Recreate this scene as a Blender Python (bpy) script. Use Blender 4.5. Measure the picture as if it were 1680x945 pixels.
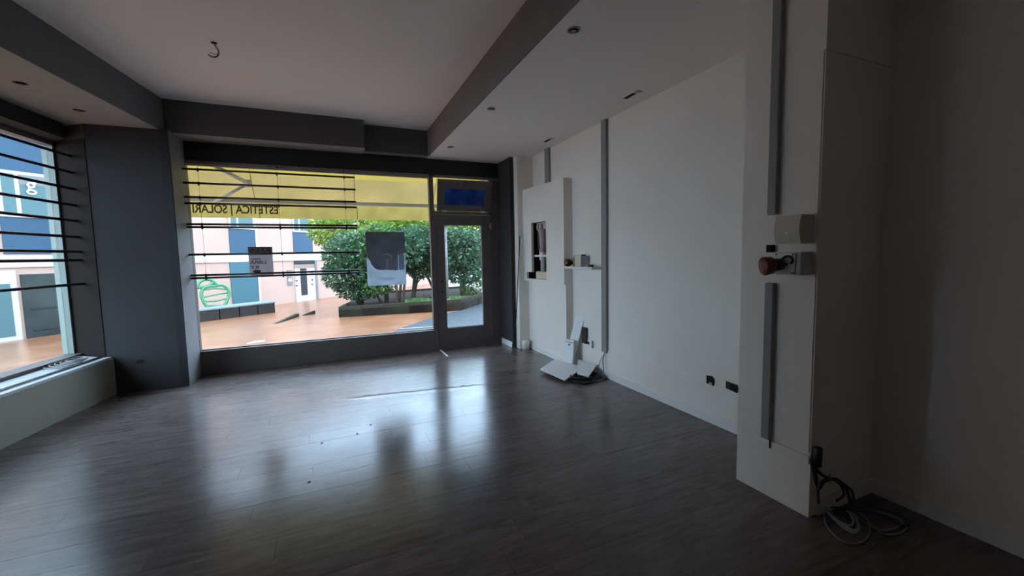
import bpy, bmesh, math, random
from mathutils import Vector, Matrix
random.seed(7)
for o in list(bpy.data.objects): bpy.data.objects.remove(o)
S = bpy.context.scene
COL = S.collection

# ------------------------------------------------------------------ camera
FPX, CX, CY, CAMH = 680.0, 840.0, 472.5, 1.45
def _d(x, y): return Vector((x-CX, -(y-CY), -FPX))
_Y = _d(541, 424).normalized()
_X = _d(2400, 386); _X = (_X - _X.dot(_Y)*_Y).normalized()
_Z = _X.cross(_Y)
ROT = Matrix((_X, _Y, _Z))                      # camera -> world
CAM = Vector((0, 0, CAMH))
cd = bpy.data.cameras.new('camera'); cam = bpy.data.objects.new('camera', cd); COL.objects.link(cam)
cd.sensor_width = 36; cd.lens = FPX/1680*36; cd.clip_start = .05; cd.clip_end = 300
cam.matrix_world = Matrix.Translation(CAM) @ ROT.to_4x4()
S.camera = cam
def ray(x, y): return ROT @ _d(x, y)
def pZ(x, y, z=0.0): r = ray(x, y); return CAM + r*((z-CAMH)/r.z)
def pY(x, y, Y): r = ray(x, y); return CAM + r*(Y/r.y)
def pX(x, y, X): r = ray(x, y); return CAM + r*(X/r.x)
def pP(x, y, P, n): r = ray(x, y); return CAM + r*((Vector(P)-CAM).dot(n)/r.dot(n))

# ------------------------------------------------------------------ light
W = bpy.data.worlds.new('World'); S.world = W; W.use_nodes = True
bg = W.node_tree.nodes['Background']
bg.inputs[0].default_value = (0.57, 0.765, 1.0, 1); bg.inputs[1].default_value = 9.5
S.view_settings.view_transform = 'Standard'; S.view_settings.look = 'None'
S.view_settings.gamma = 1; S.view_settings.use_curve_mapping = False
S.view_settings.exposure = 0.1

# ------------------------------------------------------------------ materials
M = {}
def mat(name, col, rough=.6, var=0.0, scale=6.0, bump=0.0, bscale=40.0, metal=0.0, spec=.5, stretch=None, transl=0.0, coat=0.0, var2=None, emis=None):
    m = bpy.data.materials.new(name); m.use_nodes = True; nt = m.node_tree; n = nt.nodes; l = nt.links
    b = n['Principled BSDF']; out = n['Material Output']
    b.inputs['Base Color'].default_value = (*col, 1); b.inputs['Roughness'].default_value = rough
    b.inputs['Metallic'].default_value = metal; b.inputs['Specular IOR Level'].default_value = spec
    if coat: b.inputs['Coat Weight'].default_value = coat; b.inputs['Coat Roughness'].default_value = .12
    g = n.new('ShaderNodeNewGeometry'); mp = n.new('ShaderNodeMapping'); l.new(g.outputs['Position'], mp.inputs[0])
    if stretch: mp.inputs['Scale'].default_value = stretch
    if var:
        t = n.new('ShaderNodeTexNoise'); t.inputs['Scale'].default_value = scale; t.inputs['Detail'].default_value = 6
        l.new(mp.outputs[0], t.inputs['Vector'])
        mx = n.new('ShaderNodeMix'); mx.data_type = 'RGBA'
        c2 = var2 or tuple(min(1, c*(1+var)) for c in col); c1 = tuple(c*(1-var) for c in col)
        mx.inputs[6].default_value = (*c1, 1); mx.inputs[7].default_value = (*c2, 1)
        rp = n.new('ShaderNodeMapRange'); rp.inputs[1].default_value = .3; rp.inputs[2].default_value = .7
        l.new(t.outputs['Fac'], rp.inputs[0]); l.new(rp.outputs[0], mx.inputs[0]); l.new(mx.outputs[2], b.inputs['Base Color'])
    if bump:
        t2 = n.new('ShaderNodeTexNoise'); t2.inputs['Scale'].default_value = bscale; t2.inputs['Detail'].default_value = 5
        l.new(mp.outputs[0], t2.inputs['Vector'])
        bp = n.new('ShaderNodeBump'); bp.inputs['Strength'].default_value = bump; bp.inputs['Distance'].default_value = .01
        l.new(t2.outputs['Fac'], bp.inputs['Height']); l.new(bp.outputs[0], b.inputs['Normal'])
    if transl:
        tr = n.new('ShaderNodeBsdfTranslucent'); ms = n.new('ShaderNodeMixShader'); ms.inputs[0].default_value = transl
        tr.inputs[0].default_value = (*col, 1)
        if var: l.new(mx.outputs[2], tr.inputs[0])
        l.new(b.outputs[0], ms.inputs[1]); l.new(tr.outputs[0], ms.inputs[2]); l.new(ms.outputs[0], out.inputs[0])
    M[name] = m; return m
def glass(name, tint, refl=1.0):
    m = bpy.data.materials.new(name); m.use_nodes = True; nt = m.node_tree; n = nt.nodes; l = nt.links
    n.remove(n['Principled BSDF']); out = n['Material Output']
    tr = n.new('ShaderNodeBsdfTransparent'); tr.inputs[0].default_value = (*tint, 1)
    gl = n.new('ShaderNodeBsdfGlossy'); gl.inputs['Roughness'].default_value = .02
    lw_ = n.new('ShaderNodeLayerWeight'); lw_.inputs[0].default_value = .5      # Schlick reflectance of a clean pane
    pw = n.new('ShaderNodeMath'); pw.operation = 'POWER'; pw.inputs[1].default_value = 5
    mu = n.new('ShaderNodeMath'); mu.operation = 'MULTIPLY_ADD'; mu.inputs[1].default_value = .96*refl; mu.inputs[2].default_value = .04*refl
    ms = n.new('ShaderNodeMixShader'); l.new(lw_.outputs['Facing'], pw.inputs[0]); l.new(pw.outputs[0], mu.inputs[0]); l.new(mu.outputs[0], ms.inputs[0])
    l.new(tr.outputs[0], ms.inputs[1]); l.new(gl.outputs[0], ms.inputs[2]); l.new(ms.outputs[0], out.inputs[0])
    M[name] = m; return m

mat('white_wall', (0.88, 0.815, 0.745), .75, .03, 1.5, .08, 60)
mat('white_ceiling', (0.93, 0.88, 0.85), .85, .02, 1.0)
mat('white_trim', (0.85, 0.83, 0.81), .5)
mat('grey_beam', (.15, .145, .15), .75, .05, 2)
mat('charcoal_beam', (.085, .08, .082), .75, .05, 2)
mat('soffit_grey', (.34, .31, .29), .8, .05, 2)
mat('step_grey', (.19, .175, .175), .75, .05, 2)
mat('charcoal_wall', (0.048, 0.045, 0.045), .85, .08, 2.0, .05, 30, spec=.2)
mat('reveal_grey', (.20, .20, .205), .6, .06, 2.0)
mat('jamb_brown', (.020, .016, .014), .95, spec=.05)
mat('black_paint', (.012, .012, .014), .6)
mat('parapet_paint', (0.29, 0.27, 0.22), .7, .05, 2)
mat('bronze_frame', (0.12, 0.098, 0.093), .45, .1, 5)
mat('frame_edge', (.20, .17, .16), .4)
mat('bar_black', (.012, .010, .010), .4)
mat('wire_grey', (.10, .10, .10), .4, metal=.6)
mat('sill_metal', (.50, .54, .56), .3)
mat('alu_green', (.22, .27, .24), .4)
mat('grey_conduit', (0.29, 0.285, 0.28), .6)
mat('beige_plastic', (.62, .58, .48), .45)
mat('grey_plastic', (.46, .46, .45), .5)
mat('dark_plastic', (.02, .02, .022), .4)
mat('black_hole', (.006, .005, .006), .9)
mat('red_plastic', (0.13, 0.01, 0.01), .4)
mat('cream_card', (.70, .62, .46), .7)
mat('olive_plastic', (.20, .22, .12), .6)
mat('pink_pvc', (.55, .42, .41), .5)
mat('white_board', (.80, .82, .82), .4)
mat('cable_black', (.015, .014, .014), .5)
mat('cable_grey', (0.22, 0.22, 0.21), .5)
mat('cable_white', (0.3, 0.3, 0.285), .5)
mat('steel', (.40, .40, .41), .3, metal=.9)
mat('film_blue', (0.01, 0.06, 0.55), .15, .6, 5, transl=.6, var2=(.03, .22, .75))
glass('clear_glass', (.97, .977, .975)); glass('green_glass', (.93, .96, .95))
# outside
mat('pink_render', (0.36, 0.235, 0.184), .85, .03, .5)
mat('white_render', (0.4, 0.345, 0.305), .8)
mat('blue_panel', (0.035, 0.068, 0.105), .5, .05, .6, spec=.1)
mat('teal_door', (0.045, 0.105, 0.125), .4, spec=.1)
mat('teal_glass', (0.075, 0.125, 0.13), .15, spec=.08)
mat('outdoor_grey', (.15, .15, .145), .7, spec=.1)
mat('dark_recess', (0.035, 0.04, 0.038), .8, .3, .7, spec=.05)
mat('dark_glass', (0.035, 0.035, 0.04), .1, spec=.05)
mat('tan_panel', (0.2, 0.14, 0.1), .6)
mat('paving', (0.25, 0.09, 0.034), .28, .22, 1.3, .15, 9, var2=(.27, .128, .068))
mat('asphalt', (0.032, 0.04, 0.046), .55, .1, 4, .1, 60, spec=.25)
mat('kerb_white', (0.22, 0.2, 0.18), .7)
mat('planter_stone', (0.03, 0.027, 0.018), .8, .2, 5, spec=.1)
mat('soil', (0.03, 0.022, 0.018), .95, .3, 6, spec=.05)
mat('low_wall_dark', (0.03, 0.026, 0.023), .7, .25, 1.2, spec=.1)
mat('low_wall_cap', (0.15, 0.18, 0.19), .6)
mat('awning_yellow', (0.42, 0.28, 0.055), .85, .10, 2.0, transl=.4)
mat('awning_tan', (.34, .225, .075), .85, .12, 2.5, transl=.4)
mat('valance_yellow', (0.38, 0.28, 0.075), .85, .15, 5.0, transl=.5)
mat('valance_print', (.16, .11, .02), .9, transl=.3)
mat('awning_seam', (.20, .13, .03), .9)
mat('awning_arm', (0.85, 0.82, 0.78), .4)
mat('apple_green', (0.055, 0.2, 0.095), .5)
mat('bark', (0.05, 0.038, 0.028), .9, .3, 8, spec=.1)
mat('lamp_grey', (0.12, 0.12, 0.11), .6, .3, 6, spec=.2)
mat('leaf_dark', (0.042, 0.095, 0.05), .35, .5, 2.5, transl=.3, var2=(.075, .17, .075))
mat('leaf_mid', (.05, .12, .035), .35, .5, 2.5, transl=.35, var2=(.13, .25, .06))
mat('leaf_lime', (.14, .24, .02), .5, .4, 2.0, transl=.45, var2=(.26, .36, .04))
mat('grass', (.10, .19, .05), .8, .4, 5, transl=.3)
mat('paper_blue', (0.47, 0.52, 0.56), .8, .06, 6, transl=.75)
mat('paper_dark', (0.36, 0.35, 0.37), .8, .2, 5, transl=.7)
mat('paper_mid', (0.45, 0.52, 0.6), .8, transl=.7)
mat('paper_figure', (.6, .58, .57), .8, .3, 20, transl=.7)
mat('sign_paper', (0.5, 0.47, 0.48), .8, .05, 8, transl=.6)
mat('sign_top', (0.32, 0.25, 0.24), .8, .2, 10, transl=.6)
mat('sign_print', (.07, .065, .075), .9)
mat('sign_red', (.16, .055, .085), .9, transl=.3)

# laminate floor
m = bpy.data.materials.new('laminate'); m.use_nodes = True; nt = m.node_tree; n = nt.nodes; l = nt.links; b = n['Principled BSDF']
g = n.new('ShaderNodeNewGeometry'); oi = n.new('ShaderNodeObjectInfo')
cmb = n.new('ShaderNodeCombineXYZ'); mu = n.new('ShaderNodeMath'); mu.operation = 'MULTIPLY'; mu.inputs[1].default_value = 37
l.new(oi.outputs['Random'], mu.inputs[0]); l.new(mu.outputs[0], cmb.inputs[2])
ad = n.new('ShaderNodeVectorMath'); ad.operation = 'ADD'; l.new(g.outputs['Position'], ad.inputs[0]); l.new(cmb.outputs[0], ad.inputs[1])
mp = n.new('ShaderNodeMapping'); mp.inputs['Scale'].default_value = (2.2, 14, 1); l.new(ad.outputs[0], mp.inputs[0])
t = n.new('ShaderNodeTexNoise'); t.inputs['Scale'].default_value = 2.2; t.inputs['Detail'].default_value = 8; t.inputs['Distortion'].default_value = .6; l.new(mp.outputs[0], t.inputs['Vector'])
cr = n.new('ShaderNodeValToRGB'); cr.color_ramp.elements[0].position = .3; cr.color_ramp.elements[0].color = (.10, .078, .073, 1)
cr.color_ramp.elements[1].position = .72; cr.color_ramp.elements[1].color = (.19, .152, .142, 1); l.new(t.outputs['Fac'], cr.inputs[0])
hs = n.new('ShaderNodeHueSaturation'); mr = n.new('ShaderNodeMapRange'); mr.inputs[3].default_value = .86; mr.inputs[4].default_value = 1.12
l.new(oi.outputs['Random'], mr.inputs[0]); l.new(mr.outputs[0], hs.inputs['Value']); l.new(cr.outputs[0], hs.inputs['Color']); l.new(hs.outputs[0], b.inputs['Base Color'])
t2 = n.new('ShaderNodeTexNoise'); t2.inputs['Scale'].default_value = 1.2; t2.inputs['Detail'].default_value = 4; l.new(g.outputs['Position'], t2.inputs['Vector'])
mr2 = n.new('ShaderNodeMapRange'); mr2.inputs[1].default_value = .3; mr2.inputs[2].default_value = .7; mr2.inputs[3].default_value = .17; mr2.inputs[4].default_value = .25
l.new(t2.outputs['Fac'], mr2.inputs[0]); l.new(mr2.outputs[0], b.inputs['Roughness'])
bp = n.new('ShaderNodeBump'); bp.inputs['Strength'].default_value = .12; bp.inputs['Distance'].default_value = .004
l.new(t.outputs['Fac'], bp.inputs['Height']); l.new(bp.outputs[0], b.inputs['Normal'])
b.inputs['IOR'].default_value = 1.5; b.inputs['Specular IOR Level'].default_value = .5; b.inputs['Specular Tint'].default_value = (.80, .92, 1, 1)  # blue sky cast put into the reflection colour, also dulls the awning's yellow
M['laminate'] = m

# ------------------------------------------------------------------ helpers
def link(name, me, m, parent=None):
    o = bpy.data.objects.new(name, me); COL.objects.link(o)
    if m is not None and not me.materials: me.materials.append(M[m])
    if parent is not None: o.parent = parent
    return o
def tag(o, label=None, cat=None, group=None, kind=None):
    if label: o['label'] = label
    if cat: o['category'] = cat
    if group: o['group'] = group
    if kind: o['kind'] = kind
    return o
def thing(name, label, cat, loc=(0, 0, 0), group=None, kind=None):
    o = bpy.data.objects.new(name, None); COL.objects.link(o); o.location = loc; o.empty_display_size = .1
    bpy.context.view_layer.update()
    return tag(o, label, cat, group, kind)
class B:
    """collects shapes in world coordinates and builds one mesh object (made local to its parent's location)"""
    def __init__(s): s.v = []; s.f = []; s.sm = []
    def add(s, vs, fs, smooth=False):
        k = len(s.v); s.v += [Vector(v) for v in vs]; s.f += [tuple(i+k for i in f) for f in fs]; s.sm += [smooth]*len(fs); return s
    def frame(s, o, ux, uy, uz, a, b):
        o = Vector(o); ux = Vector(ux); uy = Vector(uy); uz = Vector(uz)
        P = [o+ux*x+uy*y+uz*z for z in (a[2], b[2]) for y in (a[1], b[1]) for x in (a[0], b[0])]
        return s.add(P, [(0, 2, 3, 1), (4, 5, 7, 6), (0, 1, 5, 4), (2, 6, 7, 3), (0, 4, 6, 2), (1, 3, 7, 5)])
    def box(s, a, b):
        a, b = [min(p, q) for p, q in zip(a, b)], [max(p, q) for p, q in zip(a, b)]
        return s.frame((0, 0, 0), (1, 0, 0), (0, 1, 0), (0, 0, 1), a, b)
    def prism(s, poly, z0, z1):
        n = len(poly); f0 = (lambda p: z0(*p)) if callable(z0) else (lambda p: z0); f1 = (lambda p: z1(*p)) if callable(z1) else (lambda p: z1)
        ar = sum(poly[i][0]*poly[(i+1) % n][1]-poly[(i+1) % n][0]*poly[i][1] for i in range(n))
        if ar < 0: poly = poly[::-1]
        vs = [(x, y, f0((x, y))) for x, y in poly]+[(x, y, f1((x, y))) for x, y in poly]
        return s.add(vs, [tuple(range(n-1, -1, -1)), tuple(range(n, 2*n))]+[(i, (i+1) % n, n+(i+1) % n, n+i) for i in range(n)])
    def extr(s, poly, o, u, v, w, t):
        """2-D outline poly in (u,v) at o, extruded by vector w*t"""
        o = Vector(o); u = Vector(u); v = Vector(v); w = Vector(w)*t; n = len(poly)
        vs = [o+u*x+v*y for x, y in poly]; vs += [p+w for p in vs]
        return s.add(vs, [tuple(range(n-1, -1, -1)), tuple(range(n, 2*n))]+[(i, (i+1) % n, n+(i+1) % n, n+i) for i in range(n)])
    def tube(s, pts, r, seg=8, smooth=True, sub=1):
        pts = [Vector(p) for p in pts]
        if sub > 1 and len(pts) > 2:
            q = []; e = [2*pts[0]-pts[1]]+pts+[2*pts[-1]-pts[-2]]
            for i in range(1, len(e)-2):
                for k in range(sub):
                    t = k/sub; a, b_, c, d = e[i-1:i+3]
                    q.append(.5*((2*b_)+(c-a)*t+(2*a-5*b_+4*c-d)*t*t+(3*b_-a-3*c+d)*t**3))
            pts = q+[pts[-1]]
        rr = r if hasattr(r, '__len__') else [r]*len(pts)
        if len(rr) != len(pts): rr = [rr[0]+(rr[-1]-rr[0])*i/(len(pts)-1) for i in range(len(pts))]
        vs = []; nrm = None
        for i, p in enumerate(pts):
            t = (pts[min(i+1, len(pts)-1)]-pts[max(i-1, 0)]).normalized()
            if nrm is None: nrm = t.orthogonal().normalized()
            nrm = (nrm-t*nrm.dot(t)); nrm = nrm.normalized() if nrm.length > 1e-6 else t.orthogonal().normalized()
            bn = t.cross(nrm)
            vs += [p+(nrm*math.cos(2*math.pi*k/seg)+bn*math.sin(2*math.pi*k/seg))*rr[i] for k in range(seg)]
        fs = [(i*seg+k, i*seg+(k+1) % seg, (i+1)*seg+(k+1) % seg, (i+1)*seg+k) for i in range(len(pts)-1) for k in range(seg)]
        fs += [tuple(range(seg-1, -1, -1)), tuple((len(pts)-1)*seg+k for k in range(seg))]
        return s.add(vs, fs, smooth)
    def lathe(s, prof, o, ax=(0, 0, 1), seg=20):
        """prof: list of (radius, height along ax)"""
        o = Vector(o); ax = Vector(ax).normalized(); a = ax.orthogonal().normalized(); b_ = ax.cross(a); n = len(prof)
        vs = [o+ax*h+(a*math.cos(2*math.pi*k/seg)+b_*math.sin(2*math.pi*k/seg))*r for r, h in prof for k in range(seg)]
        fs = [(i*seg+k, i*seg+(k+1) % seg, (i+1)*seg+(k+1) % seg, (i+1)*seg+k) for i in range(n-1) for k in range(seg)]
        fs += [tuple(range(seg-1, -1, -1)), tuple((n-1)*seg+k for k in range(seg))]
        return s.add(vs, fs, True)
    def build(s, name, m, parent=None, bevel=0.0):
        off = Vector((0, 0, 0)); pr = parent
        while pr is not None: off = off+pr.location; pr = pr.parent
        me = bpy.data.meshes.new(name); me.from_pydata([tuple(v-off) for v in s.v], [], s.f)
        for p, q in zip(me.polygons, s.sm): p.use_smooth = q
        bm = bmesh.new(); bm.from_mesh(me); bmesh.ops.recalc_face_normals(bm, faces=bm.faces); bm.to_mesh(me); bm.free()
        o = link(name, me, m, parent)
        if parent is not None: o.matrix_parent_inverse = Matrix.Identity(4)
        if bevel:
            md = o.modifiers.new('bevel', 'BEVEL'); md.width = bevel; md.segments = 2; md.limit_method = 'ANGLE'
        bpy.context.view_layer.update() if parent is None else None
        return o
def bx(name, a, b, m, parent=None, bevel=0.0): return B().box(a, b).build(name, m, parent, bevel)
def struct(o, label=None): tag(o, label, kind='structure'); return o
def text_mesh(txt, size, font_w=None):
    c = bpy.data.curves.new('t', 'FONT'); c.body = txt; c.size = size; c.extrude = .001
    if font_w: c.offset = font_w
    o = bpy.data.objects.new('t', c); COL.objects.link(o); bpy.context.view_layer.update()
    me = bpy.data.meshes.new_from_object(o.evaluated_get(bpy.context.evaluated_depsgraph_get()))
    bpy.data.objects.remove(o); return me

# ------------------------------------------------------------------ dimensions
ZR, ZM = 2.918, 3.286          # lower and upper ceiling
XR = 2.88                      # right wall
YB = -2.6                      # back wall
YF = 6.30                      # shop front
XS = 1.412                     # step between the two ceilings
dl = Vector((.155, .988, 0)).normalized(); nL = Vector((-dl.y, dl.x, 0)); A = Vector((-2.455, 4.521, 0))
def L(s, t, z=0.0): return A + dl*s + nL*t + Vector((0, 0, z))
def L2(s, t): p = L(s, t); return (p.x, p.y)
def s_at_y(y, t): return (y - A.y - nL.y*t)/dl.y

# ------------------------------------------------------------------ room shell
fl = struct(bx('floor', (-4.1, YB-.1, -.16), (3.2, 6.42, -.012), 'bronze_frame'))
# the slab is trimmed to the building outline
bpy.data.objects.remove(fl)
outline = [L2(s_at_y(YB, .3), .3), (3.05, YB), (3.05, 6.42), (-2.6, 6.42), L2(1.8, .3)]
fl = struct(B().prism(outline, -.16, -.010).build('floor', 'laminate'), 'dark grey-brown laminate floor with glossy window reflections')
PW, PL = .192, 1.29
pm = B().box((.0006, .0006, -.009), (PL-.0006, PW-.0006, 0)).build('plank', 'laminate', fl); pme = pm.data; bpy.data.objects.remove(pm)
ny = 0; y = YB
while y < 6.36:
    xl = L(s_at_y(y, 0.0), 0.02).x-.30; x = xl-random.random()*PL
    x1 = -1.63 if y > 5.84 else 99
    while x < XR:
        a_, b_ = max(x, xl), min(x+PL, XR+.1)
        if y > 5.80 and b_ > -1.6 and y+PW <= 6.5: a_ = max(a_, -1.62)
        if y > 5.80 and b_ <= -1.6: x += PL; continue
        if y > 5.60 and b_ > 2.62: b_ = min(b_, 2.60)
        h = min(PW, 6.36-y)
        if b_-a_ > .02:
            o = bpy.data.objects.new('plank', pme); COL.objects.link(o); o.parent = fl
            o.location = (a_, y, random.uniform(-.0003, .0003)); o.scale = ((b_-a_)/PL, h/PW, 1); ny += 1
        x += PL
    y += PW
# swollen joint across the floor
p0, p1 = pZ(568, 655), pZ(806, 631); bb = B(); N = 40; rows = []
for i in range(N+1):
    f = i/N; c = p0.lerp(p1, f); env = math.sin(math.pi*f)**.5; hgt = .006*env*(.5+.7*random.random()); w = .06+.05*random.random()
    rows.append([(c.x, c.y-w, -.001), (c.x, c.y-w*.3, hgt*.8), (c.x, c.y+.01*random.uniform(-1, 1), hgt), (c.x, c.y+w*.5, hgt*.35), (c.x, c.y+w, -.001)])
bb.add([v for r in rows for v in r], [(i*5+k, (i+1)*5+k, (i+1)*5+k+1, i*5+k+1) for i in range(N) for k in range(4)], True)
bb.build('swollen_joint', 'laminate', fl)

struct(bx('ceiling', (-4.2, YB-.1, ZM), (3.1, 6.6, ZM+.15), 'white_ceiling'), 'white flat upper ceiling')
# lower right ceiling: white underside, grey-brown step face
t1 = struct(bx('trim_1', (XS, YB-.1, ZR), (3.1, 6.42, ZM), 'white_ceiling'), 'lowered white ceiling strip along the right wall')
struct_face = bx('step_face', (XS-.012, YB-.1, ZR), (XS, 6.2, ZM-.001), 'step_grey', t1); tag(struct_face, 'dark grey painted step face')
# left beam / soffit
s0, s1 = s_at_y(YB-.1, -.6), s_at_y(5.996, -.6)
lbx = pZ(264.8, 161.5, ZM); tb = (lbx-A).dot(nL)      # offset of the beam face from the parapet line
e0, e1 = s_at_y(YB, tb), s_at_y(5.99, tb)
trim2 = struct(B().prism([L2(e0, tb), L2(e1, tb), (-1.5, 6.42), (-2.9, 6.42), L2(s_at_y(6.2, .7), .7), L2(s_at_y(YB, .7), .7)], ZR, ZM).build('trim_2', 'grey_beam'), 'lowered grey beam above the left window')
# front fascias
struct(bx('trim_3', (-1.66, 5.996, ZR), (.51, 6.42, ZM), 'charcoal_beam'), 'deep charcoal boxed beam above the shop window')
struct(bx('trim_4', (.51, 6.20, ZR+.01), (XS-.012, 6.42, ZM), 'charcoal_beam'), 'shallow charcoal boxed beam set back beside the deep one')
struct(bx('trim_5', (-1.60, 6.33, 2.68), (2.60, 6.42, ZR), 'black_paint'), 'black header band over the shop front')
bx('underside', (-1.655, 5.998, ZR-.004), (.508, 6.33, ZR), 'soffit_grey', bpy.data.objects['trim_3'])
bx('underside', (.51, 6.202, ZR+.006), (XS-.013, 6.33, ZR+.01), 'soffit_grey', bpy.data.objects['trim_4'])
B().prism([L2(e0, tb+.004), L2(e1, tb+.004), (-1.66, 6.0), (-1.66, 6.42), (-2.9, 6.42), L2(s_at_y(6.2, .7), .7), L2(s_at_y(YB, .7), .7)], ZR-.004, ZR).build('underside', 'soffit_grey', trim2)
# pillar between the two windows
J0 = L(1.62, .5)
wp = struct(B().prism([(-2.30, 5.895), (-1.655, 5.875), (-1.60, 5.895), (-1.58, 6.42), (-2.75, 6.42), (J0.x, J0.y)], 0, ZR).build('wall_pillar_left', 'charcoal_wall'), 'charcoal grey pillar between the left window and the shop window')
B().prism([(-1.655, 5.868), (-1.585, 5.868), (-1.585, 5.885), (-1.655, 5.885)], 0, ZR-.002).build('edge_strip', 'black_paint', wp)
B().prism([(-1.60, 5.885), (-1.578, 5.885), (-1.556, 6.30), (-1.60, 6.30)], 0, ZR-.003).build('reveal_lining', 'reveal_grey', wp)
jv = (Vector((J0.x, J0.y, 0))-Vector((-2.30, 5.895, 0))).normalized(); jn = Vector((jv.y, -jv.x, 0)); jn = jn if jn.y < 0 else -jn
B().frame((-2.30, 5.895, 0), jv, jn, (0, 0, 1), (.0, 0, .42), ((Vector((J0.x, J0.y, 0))-Vector((-2.30, 5.895, 0))).length-.02, .008, 2.76)).build('jamb_lining', 'jamb_brown', wp)
# right side
wr = struct(bx('wall_right', (XR, YB-.1, 0), (XR+.17, 6.42, ZR), 'white_wall'), 'long white plastered right wall')
struct(bx('wall_back', (-4.2, YB-.15, 0), (3.1, YB, ZM), 'white_wall'), 'white wall behind the viewer')
struct(bx('wall_door_return', (2.555, 5.86, 0), (2.615, 6.40, ZR), 'charcoal_wall'), 'short dark return wall beside the glass door')
o = bx('edge_strip', (2.553, 5.845, 0), (2.62, 5.861, ZR), 'black_paint', bpy.data.objects['wall_door_return'])
struct(bx('wall_far_right', (2.615, 5.72, 0), (XR, 6.40, ZR), 'white_wall'), 'narrow white end wall next to the dark door return')
wq = struct(bx('wall_pillar_right', (2.297, 1.322, 0), (XR, 1.757, ZR), 'white_wall'), 'square white pillar projecting from the right wall')
bx('upper_casing', (2.290, 1.318, 2.43), (XR-.002, 1.535, ZR-.001), 'white_wall', wq)
bx('face_panel', (2.291, 1.33, .36), (2.297, 1.667, 2.43), 'white_wall', wq)
# left parapet and window wall
eb = s_at_y(YB, .0)
SW = s_at_y(3.3, .25)          # near end of the left window
par = struct(B().prism([L2(eb, 0), L2(s_at_y(5.895, 0), 0), (-2.30, 5.893), (J0.x, J0.y), L2(1.6, .56), L2(eb, .56)], 0, .40).build('wall_left', 'parapet_paint'), 'low painted parapet under the left window')
sl = struct(B().prism([L2(SW, -.0), L2(1.36, -.0), L2(1.36, .06), L2(SW, .06)], .40, .424).build('trim_6', 'sill_metal'), 'pale front edging of the left sill')
bb = B().prism([L2(SW, .06), L2(1.5, .06), L2(1.5, .16), L2(SW, .16)], .385, .405); bb.build('groove', 'dark_plastic', sl)
B().prism([L2(SW, .16), L2(1.5, .16), L2(1.5, .36), L2(SW, .36)], .40, .42).build('sill_board', 'sill_metal', sl)
struct(B().prism([L2(eb, .0), L2(SW, .0), L2(SW, .56), L2(eb, .56)], .40, ZR).build('wall_left_rear', 'white_wall'), 'plain wall left of the side window')
struct(B().prism([L2(SW, .25), L2(s_at_y(5.96, .25), .25), L2(1.62, .5), L2(1.62, .56), L2(SW, .56)], 2.76, ZR).build('wall_left_top', 'charcoal_wall'), 'dark wall strip above the left window')

# ------------------------------------------------------------------ left window (window_2)
w2 = thing('window_2', None, None, L(.4, .5, .42), kind='structure'); w2['label'] = 'tall side shop window on the left'
def lbox(s0, s1, t0, t1, z0, z1): return B().frame(A, dl, nL, (0, 0, 1), (s0, t0, z0), (s1, t1, z1))
lbox(SW, 1.62, .36, .54, .40, .452).build('bottom_frame', 'bronze_frame', w2)
lbox(SW, 1.62, .45, .55, 2.715, 2.76).build('top_frame', 'frame_edge', w2)
lbox(1.555, 1.62, .45, .55, .452, 2.715).build('side_frame', 'alu_green', w2)
lbox(SW, SW+.06, .45, .55, .452, 2.715).build('side_frame', 'alu_green', w2)
lbox(SW+.06, 1.555, .495, .505, .452, 2.715).build('pane', 'green_glass', w2)
r2 = thing('hanging_bar_rack', 'black horizontal display bars hung on wires in the left side window', 'bar rack', L(.4, .25, 1.2), group='display bar racks')
zs = [1.45+(z-1.45)*.9575 for z in (2.643, 2.463, 2.283, 2.101, 1.928, 1.748, 1.583, 1.487, 1.22)]
for z in zs: B().tube([L(SW+.1, .25, z), L(1.50, .25, z)], .0145, 8).build('bar', 'bar_black', r2)
for s in (SW+.5, .45): B().tube([L(s, .25, 2.76), L(s, .25, 1.21)], .0016, 6).build('wire', 'wire_grey', r2)

# ------------------------------------------------------------------ shop window (window_1), door_1, transom (window_3)
w1 = thing('window_1', None, None, (0, YF, 0), kind='structure'); w1['label'] = 'wide shop window with a dark base panel'
bx('base_panel', (-1.60, YF, 0), (1.488, YF+.09, .31), 'bronze_frame', w1, .004)
bx('post', (1.422, YF, .31), (1.488, YF+.09, 2.68), 'bronze_frame', w1, .003)
bx('post', (-1.60, YF, .31), (-1.553, YF+.09, 2.68), 'bronze_frame', w1, .003)
bx('head_rail', (-1.553, YF, 2.64), (2.553, YF+.03, 2.68), 'frame_edge', w1, .003)
bx('head_frame', (-1.553, YF+.03, 2.63), (1.422, YF+.09, 2.68), 'bronze_frame', w1)
bx('pane', (-1.553, YF+.05, .31), (1.422, YF+.058, 2.635), 'clear_glass', w1)
bx('glazing_bead', (-1.553, YF+.058, .31), (1.422, YF+.085, .322), 'frame_edge', w1)
for i, x in enumerate((-1.41, -.57, .235)):
    B().lathe([(.012, 0), (.012, .03)], (x, YF-.005, 2.65), (0, -1, 0), 10).build('wire_anchor', 'bar_black', w1)
d1 = thing('door_1', None, None, (1.94, YF, 0), kind='structure'); d1['label'] = 'dark framed glass entrance door'
X0, X1, G0, G1 = 1.496, 2.376, 1.640, 2.243
bx('stile', (X0, YF+.01, .012), (G0, YF+.06, 2.085), 'bronze_frame', d1, .003)
bx('stile', (G1, YF+.01, .012), (X1, YF+.06, 2.085), 'bronze_frame', d1, .003)
bx('bottom_rail', (G0, YF+.012, .012), (G1, YF+.058, .317), 'bronze_frame', d1)
bx('top_rail', (G0, YF+.012, 1.924), (G1, YF+.058, 2.085), 'bronze_frame', d1)
bx('pane', (G0, YF+.03, .317), (G1, YF+.038, 1.924), 'clear_glass', d1)
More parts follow.
